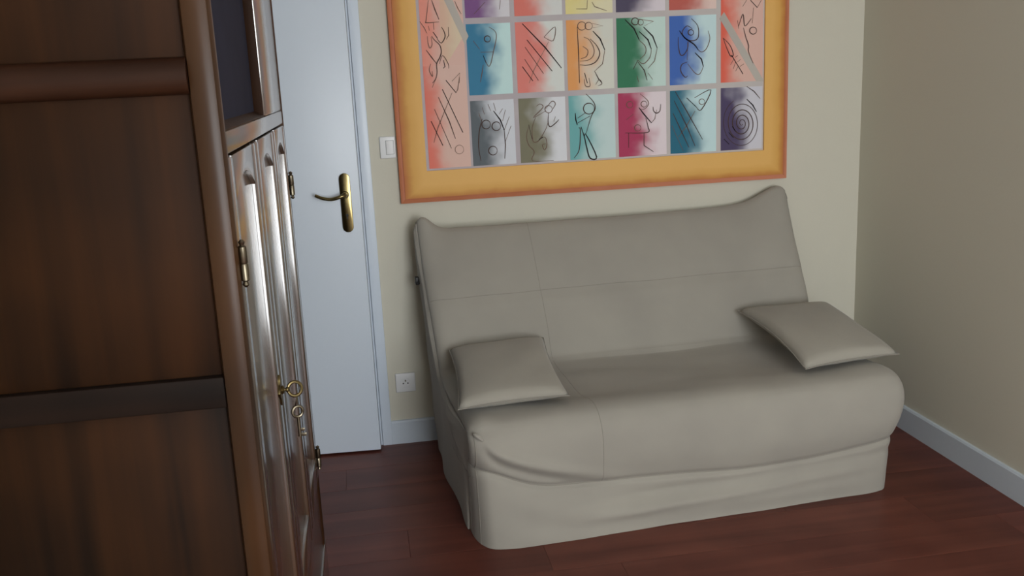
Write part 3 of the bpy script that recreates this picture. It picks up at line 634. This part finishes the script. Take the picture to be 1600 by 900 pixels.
FADE = {
 (1, 0): ((86, 94, 100), (186, 190, 198)), (2, 0): ((112, 110, 90), (194, 197, 205)), (3, 0): ((92, 156, 158), (172, 194, 194)), (4, 0): ((158, 44, 82), (202, 190, 196)),
 (5, 0): ((28, 96, 120), (172, 200, 206)), (6, 0): ((70, 60, 92), (182, 182, 192)),
 (1, 1): ((44, 112, 146), (172, 206, 214)), (2, 1): ((202, 112, 102), (192, 196, 192)), (3, 1): ((206, 140, 74), (190, 192, 182)), (4, 1): ((48, 112, 82), (174, 198, 192)), (5, 1): ((50, 92, 168), (174, 200, 208)),
 (1, 2): ((112, 72, 124), (190, 188, 194)), (2, 2): ((198, 104, 92), (190, 192, 190)), (3, 2): ((202, 190, 122), (200, 194, 160)), (4, 2): ((74, 68, 90), (194, 186, 194)), (5, 2): ((172, 82, 72), (204, 178, 170))}
for (c, r), (a, b_) in FADE.items():
    x0, x1 = CX[c]; z0, z1 = CZ[r]
    field([(x0, z0), (x1, z0), (x1, z1), (x0, z1)], pigment('pastel_fade', a, b_, (.30 if c != 3 else .15, .88), (.5, .7, .3, .6, .4)[(c+r) % 5], .75, (.35, .5, .3, .6)[(c*2+r) % 4]))
salmon = pigment('salmon_wash', (204, 104, 88), (198, 164, 152), (.02, .55), .15, .6)
salmon2 = pigment('salmon_wash_pale', (206, 128, 112), (198, 162, 150), (.05, .6), .1, .7)
x0, x1 = CX[0]; field([(x0, .132), (x1, .132), (x1, .530), (x0, .530)], salmon)
field([(x0, .530), (x1, .530), (x1, 1.138), (x0, 1.138)], salmon2)
field([(.1945, .85), (.2757, .6345), (.2044, .5326), (.1858, .5825)], M['peach'], .0004)
field([(.17, .87), (.205, .87), (.2976, .6371), (.2813, .6064), (.2700, .6345)], M['stripe'], .0008)
x0, x1 = CX[6]; field([(x0, .410), (x1, .410), (x1, 1.138), (x0, 1.138)], pigment('coral_wash', (206, 84, 62), (198, 160, 148), (.05, .55), .0, .6))
field([(1.325, .665), (1.3437, .6900), (1.520, .4064), (1.4848, .4086)], M['stripe'], .0006)
field([(.289, .985), (1.311, .985), (1.311, 1.138), (.289, 1.138)], pigment('salmon_band', (204, 120, 104), (198, 166, 152), (.05, .9), .1, .7))
INKR = {0: .0014, 1: .0016, 2: .0020, 3: .0027}
def smooth_line(p):
    if len(p) < 4: return [Vector((a, 0, b_)) for a, b_ in p]
    return catmull([(a, 0, b_) for a, b_ in p], 4)
NAMES = {0: 'faint_drawing', 1: 'soft_drawing', 2: 'firm_drawing', 3: 'heavy_drawing'}
for wgt, lines in INK.items():
    # charcoal strokes: flat ribbons a hair proud of the colour
    bm = bmesh.new()
    for ln in lines:
        pts = smooth_line(ln); r = INKR[wgt]; n = len(pts); pv = None
        for i, p in enumerate(pts):
            d = pts[min(i+1, n-1)]-pts[max(i-1, 0)]
            if d.length < 1e-6: continue
            d.normalize(); s = Vector((d.z, 0, -d.x))
            k = r*(.45+.55*math.sin(PI*min(.95, max(.05, i/(n-1)))))
            a = bm.verts.new((p.x+s.x*k, YC-.0022, p.z+s.z*k)); b_ = bm.verts.new((p.x-s.x*k, YC-.0022, p.z-s.z*k))
            if pv: bm.faces.new((pv[0], a, b_, pv[1]))
            pv = (a, b_)
    o = link(NAMES[wgt], mesh_from_bm(NAMES[wgt], bm), M['ink%d' % wgt], pic)
    o['label'] = 'charcoal line drawing on the coloured squares'; o['kind'] = 'stuff'

# ------------------------------------------------------------------ dark wooden cupboard on the left
FX, SY, EY, BX = -.205, 1.512, 2.760, -.720       # front plane x, near side y, far side y, back x
cup = empty('wooden_cupboard', ((FX+BX)/2, (SY+EY)/2, 0))
tag(cup, 'tall dark varnished wooden cupboard with framed side panels at the left', 'cupboard')
OX, OY = cup.location.x, cup.location.y
HT = 2.02
def cb(name, a, b, mat, bevel=.003, parent=None):
    """box given in room coordinates, kept in the cupboard's own frame"""
    return box(name, (a[0]-OX, a[1]-OY, a[2]), (b[0]-OX, b[1]-OY, b[2]), mat, parent or cup, bevel)
PWD = .045
for (xa, ya) in ((FX-PWD, SY), (BX, SY), (FX-PWD, EY-PWD), (BX, EY-PWD)):
    cb('corner_post', (xa, ya, 0), (xa+PWD, ya+PWD, HT), M['wood_post'], .014, None)
# near and far side: recessed panels between rails
for (ya, sg) in ((SY, 1), (EY, -1)):
    def yy(d): return ya+sg*d
    def rail(z0, z1, d0, rnd, mt='wood_h'):
        x0, x1 = BX+PWD-.002, FX-PWD+.002
        if rnd:
            poly = [(yy(.026), z0)]
            for k in range(11):
                a = -PI/2+PI*k/10; poly.append((yy(d0+.020-.020*math.cos(a)), (z0+z1)/2+(z1-z0)/2*math.sin(a)))
            poly.append((yy(.026), z1))
            prism('rail', [(p[0]-OY, p[1]) for p in poly], 0, x0-OX, x1-OX, M['wood_h'], cup)
        else:
            cb('rail', (x0, min(yy(d0), yy(.026)), z0), (x1, max(yy(d0), yy(.026)), z1), M[mt], .004)
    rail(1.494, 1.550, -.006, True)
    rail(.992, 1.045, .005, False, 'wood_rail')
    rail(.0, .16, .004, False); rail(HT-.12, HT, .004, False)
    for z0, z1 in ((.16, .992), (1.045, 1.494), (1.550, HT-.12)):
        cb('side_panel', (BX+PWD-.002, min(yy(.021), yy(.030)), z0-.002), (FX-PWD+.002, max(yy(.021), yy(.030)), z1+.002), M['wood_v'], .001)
cb('back_panel', (BX, SY+PWD, .02), (BX+.012, EY-PWD, HT-.02), M['wood_v'], 0)
cb('top_board', (BX-.01, SY-.03, HT), (FX+.03, EY+.03, HT+.04), M['wood_y'], .008)
cb('bottom_board', (BX+.012, SY+.030, .30), (FX-.03, EY-.030, .32), M['wood_v'], 0)
# plinth with scrolled ends
sh = [(SY+.0, 0), (SY+.12, 0), (SY+.17, .055), (SY+.30, .075), (EY-.30, .075), (EY-.17, .055), (EY-.12, 0), (EY, 0), (EY, .12), (SY, .12)]
prism('plinth', [(p[0]-OY, p[1]) for p in sh], 0, FX-.02-OX, FX+.002-OX, M['wood_y'], cup, .004)
# front frame
y0_, y1_ = SY+PWD-.004, EY-PWD+.004
cb('middle_rail', (FX-.045, y0_, 1.398), (FX-.001, y1_, 1.434), M['wood_y'], .004)
cb('lower_rail', (FX-.045, y0_, .12), (FX-.004, y1_, .335), M['wood_y'], .004)
cb('upper_rail', (FX-.052, y0_, HT-.1), (FX-.002, y1_, HT), M['wood_y'], .005)
cb('upper_stile', (FX-.022, 2.256, 1.434), (FX-.002, EY-PWD+.002, HT-.1), M['wood_front'], .004)
cb('panel_lip', (FX-.028, 2.246, 1.434), (FX-.006, 2.257, HT-.1), M['wood_v'], .002)
up = cb('upper_panel', (FX-.040, SY+PWD-.01, 1.42), (FX-.026, 2.26, HT-.06), M['panel_dark'], 0); up['label'] = 'dark recessed panel of the upper section'
prism('sill_bevel', [(FX-.027-OX, 1.447), (FX-.027-OX, 1.425), (FX-.008-OX, 1.425), (FX-.004-OX, 1.436)], 1, SY+PWD-OY, 2.25-OY, M['wood_h'], cup, smooth=False)
# row of narrow doors below, each a frame round a sunken panel with an arched top
D0, D1, DB, DT = SY+.022, EY-.022, .340, 1.394
ND = 3
def cup_door(y0, y1, hinge_y):
    d = empty('door', (FX-.012-OX, y0-OY, DB)); d.parent = cup
    w_, h_ = y1-y0, DT-DB
    S, T = .060, .050
    def db(name, a, b, mat, bev=.004): return box(name, a, b, mat, d, bev)
    db('door_stile', (-.012, 0, 0), (.012, S, h_), M['wood_front'], .005); db('door_stile', (-.012, w_-S, 0), (.012, w_, h_), M['wood_front'], .005)
    db('door_rail', (-.012, S-.002, 0), (.0115, w_-S+.002, T+.03), M['wood_y'])
    poly = [(S-.002, h_), (w_-S+.002, h_), (w_-S+.002, h_-T-.028)]
    for k in range(1, 12):
        a = k/12; poly.append((w_-S-(w_-2*S)*a, h_-T-.028+.040*math.sin(PI*a)**.8))
    poly.append((S-.002, h_-T-.028))
    prism('door_rail', poly, 0, -.012, .0115, M['wood_y'], d, .003)
    db('door_panel', (-.010, S-.004, T-.004), (.004, w_-S+.004, h_-T+.016), M['wood_front'], .001)
    for zc in ((.40, 1.225) if hinge_y else ()):
        yl = hinge_y-y0
        bm = bmesh.new()
        add_lathe(bm, [(.002, -.039), (.0055, -.035), (.0035, -.030), (.007, -.027), (.007, -.002), (.0058, 0), (.007, .002), (.007, .027), (.0035, .030), (.0055, .035), (.002, .039)], (.018, yl, zc-DB), 2, 14)
        link('hinge', mesh_from_bm('hinge', bm, True), M['iron'], d)['label'] = 'steel barrel hinge with turned ends'
wd = .418
cup_door(D0, D0+wd-.003, D0+.004)
cup_door(D0+wd, D0+2*wd-.003, None)
cup_door(D0+2*wd, D1, D1-.004)
# lock escutcheon on the closing stile of the first door
KY, KZ, KX = D0+wd-.032, .885, FX+.001
bm = bmesh.new()
poly = []
for k in range(28):
    a = 2*PI*k/28; r = .024+.006*math.cos(4*a); poly.append((KY-OY+r*.95*math.cos(a), KZ+r*1.1*math.sin(a)))
add_prism(bm, poly, 0, KX-.003-OX, KX+.003-OX, .001)
add_lathe(bm, [(.008, 0), (.009, .004), (.006, .007)], (KX+.002-OX, KY-OY, KZ), 0, 14)
link('escutcheon', mesh_from_bm('escutcheon', bm, True), M['old_brass'], cup)['label'] = 'aged brass keyhole plate'
# key in the lock, with a second key hanging from its bow
key = empty('key', (KX, KY, KZ)); tag(key, 'old brass key standing in the lock of the wooden cupboard', 'key')
bm = bmesh.new(); add_tube(bm, [(.006, 0, 0), (.018, 0, 0)], .0034, 10); add_lathe(bm, [(.004, .012), (.0065, .014), (.0065, .017), (.004, .019)], (0, 0, 0), 0, 12)
link('shank', mesh_from_bm('shank', bm, True), M['old_brass'], key)
tube('bow', [(.030+.014*math.cos(2*PI*k/20), .005*math.sin(2*PI*k/20), .014*math.sin(2*PI*k/20)) for k in range(20)], .0036, M['old_brass'], key, 8, True)
tube('key_ring', [(.031+.003*math.sin(2*PI*k/20), .010*math.cos(2*PI*k/20), -.024+.013*math.sin(2*PI*k/20)) for k in range(20)], .0017, M['iron'], key, 6, True)
tg = empty('hanging_key', (KX+.031, KY, KZ-.037)); tag(tg, 'small dark key dangling from the ring below the cupboard lock', 'key')
tube('bow', [(.010*math.cos(2*PI*k/20), .004*math.cos(2*PI*k/20), -.013+.012*math.sin(2*PI*k/20)) for k in range(20)], .0034, M['iron'], tg, 8, True)
tube('shank', [(0, 0, -.024), (0, 0, -.068)], .0036, M['iron'], tg, 10)
bm = bmesh.new(); add_box(bm, (.002, -.0015, -.068), (.014, .0015, -.061), .0005); add_box(bm, (.002, -.0015, -.057), (.011, .0015, -.050), .0005)
link('key_bit', mesh_from_bm('key_bit', bm, True), M['iron'], tg)
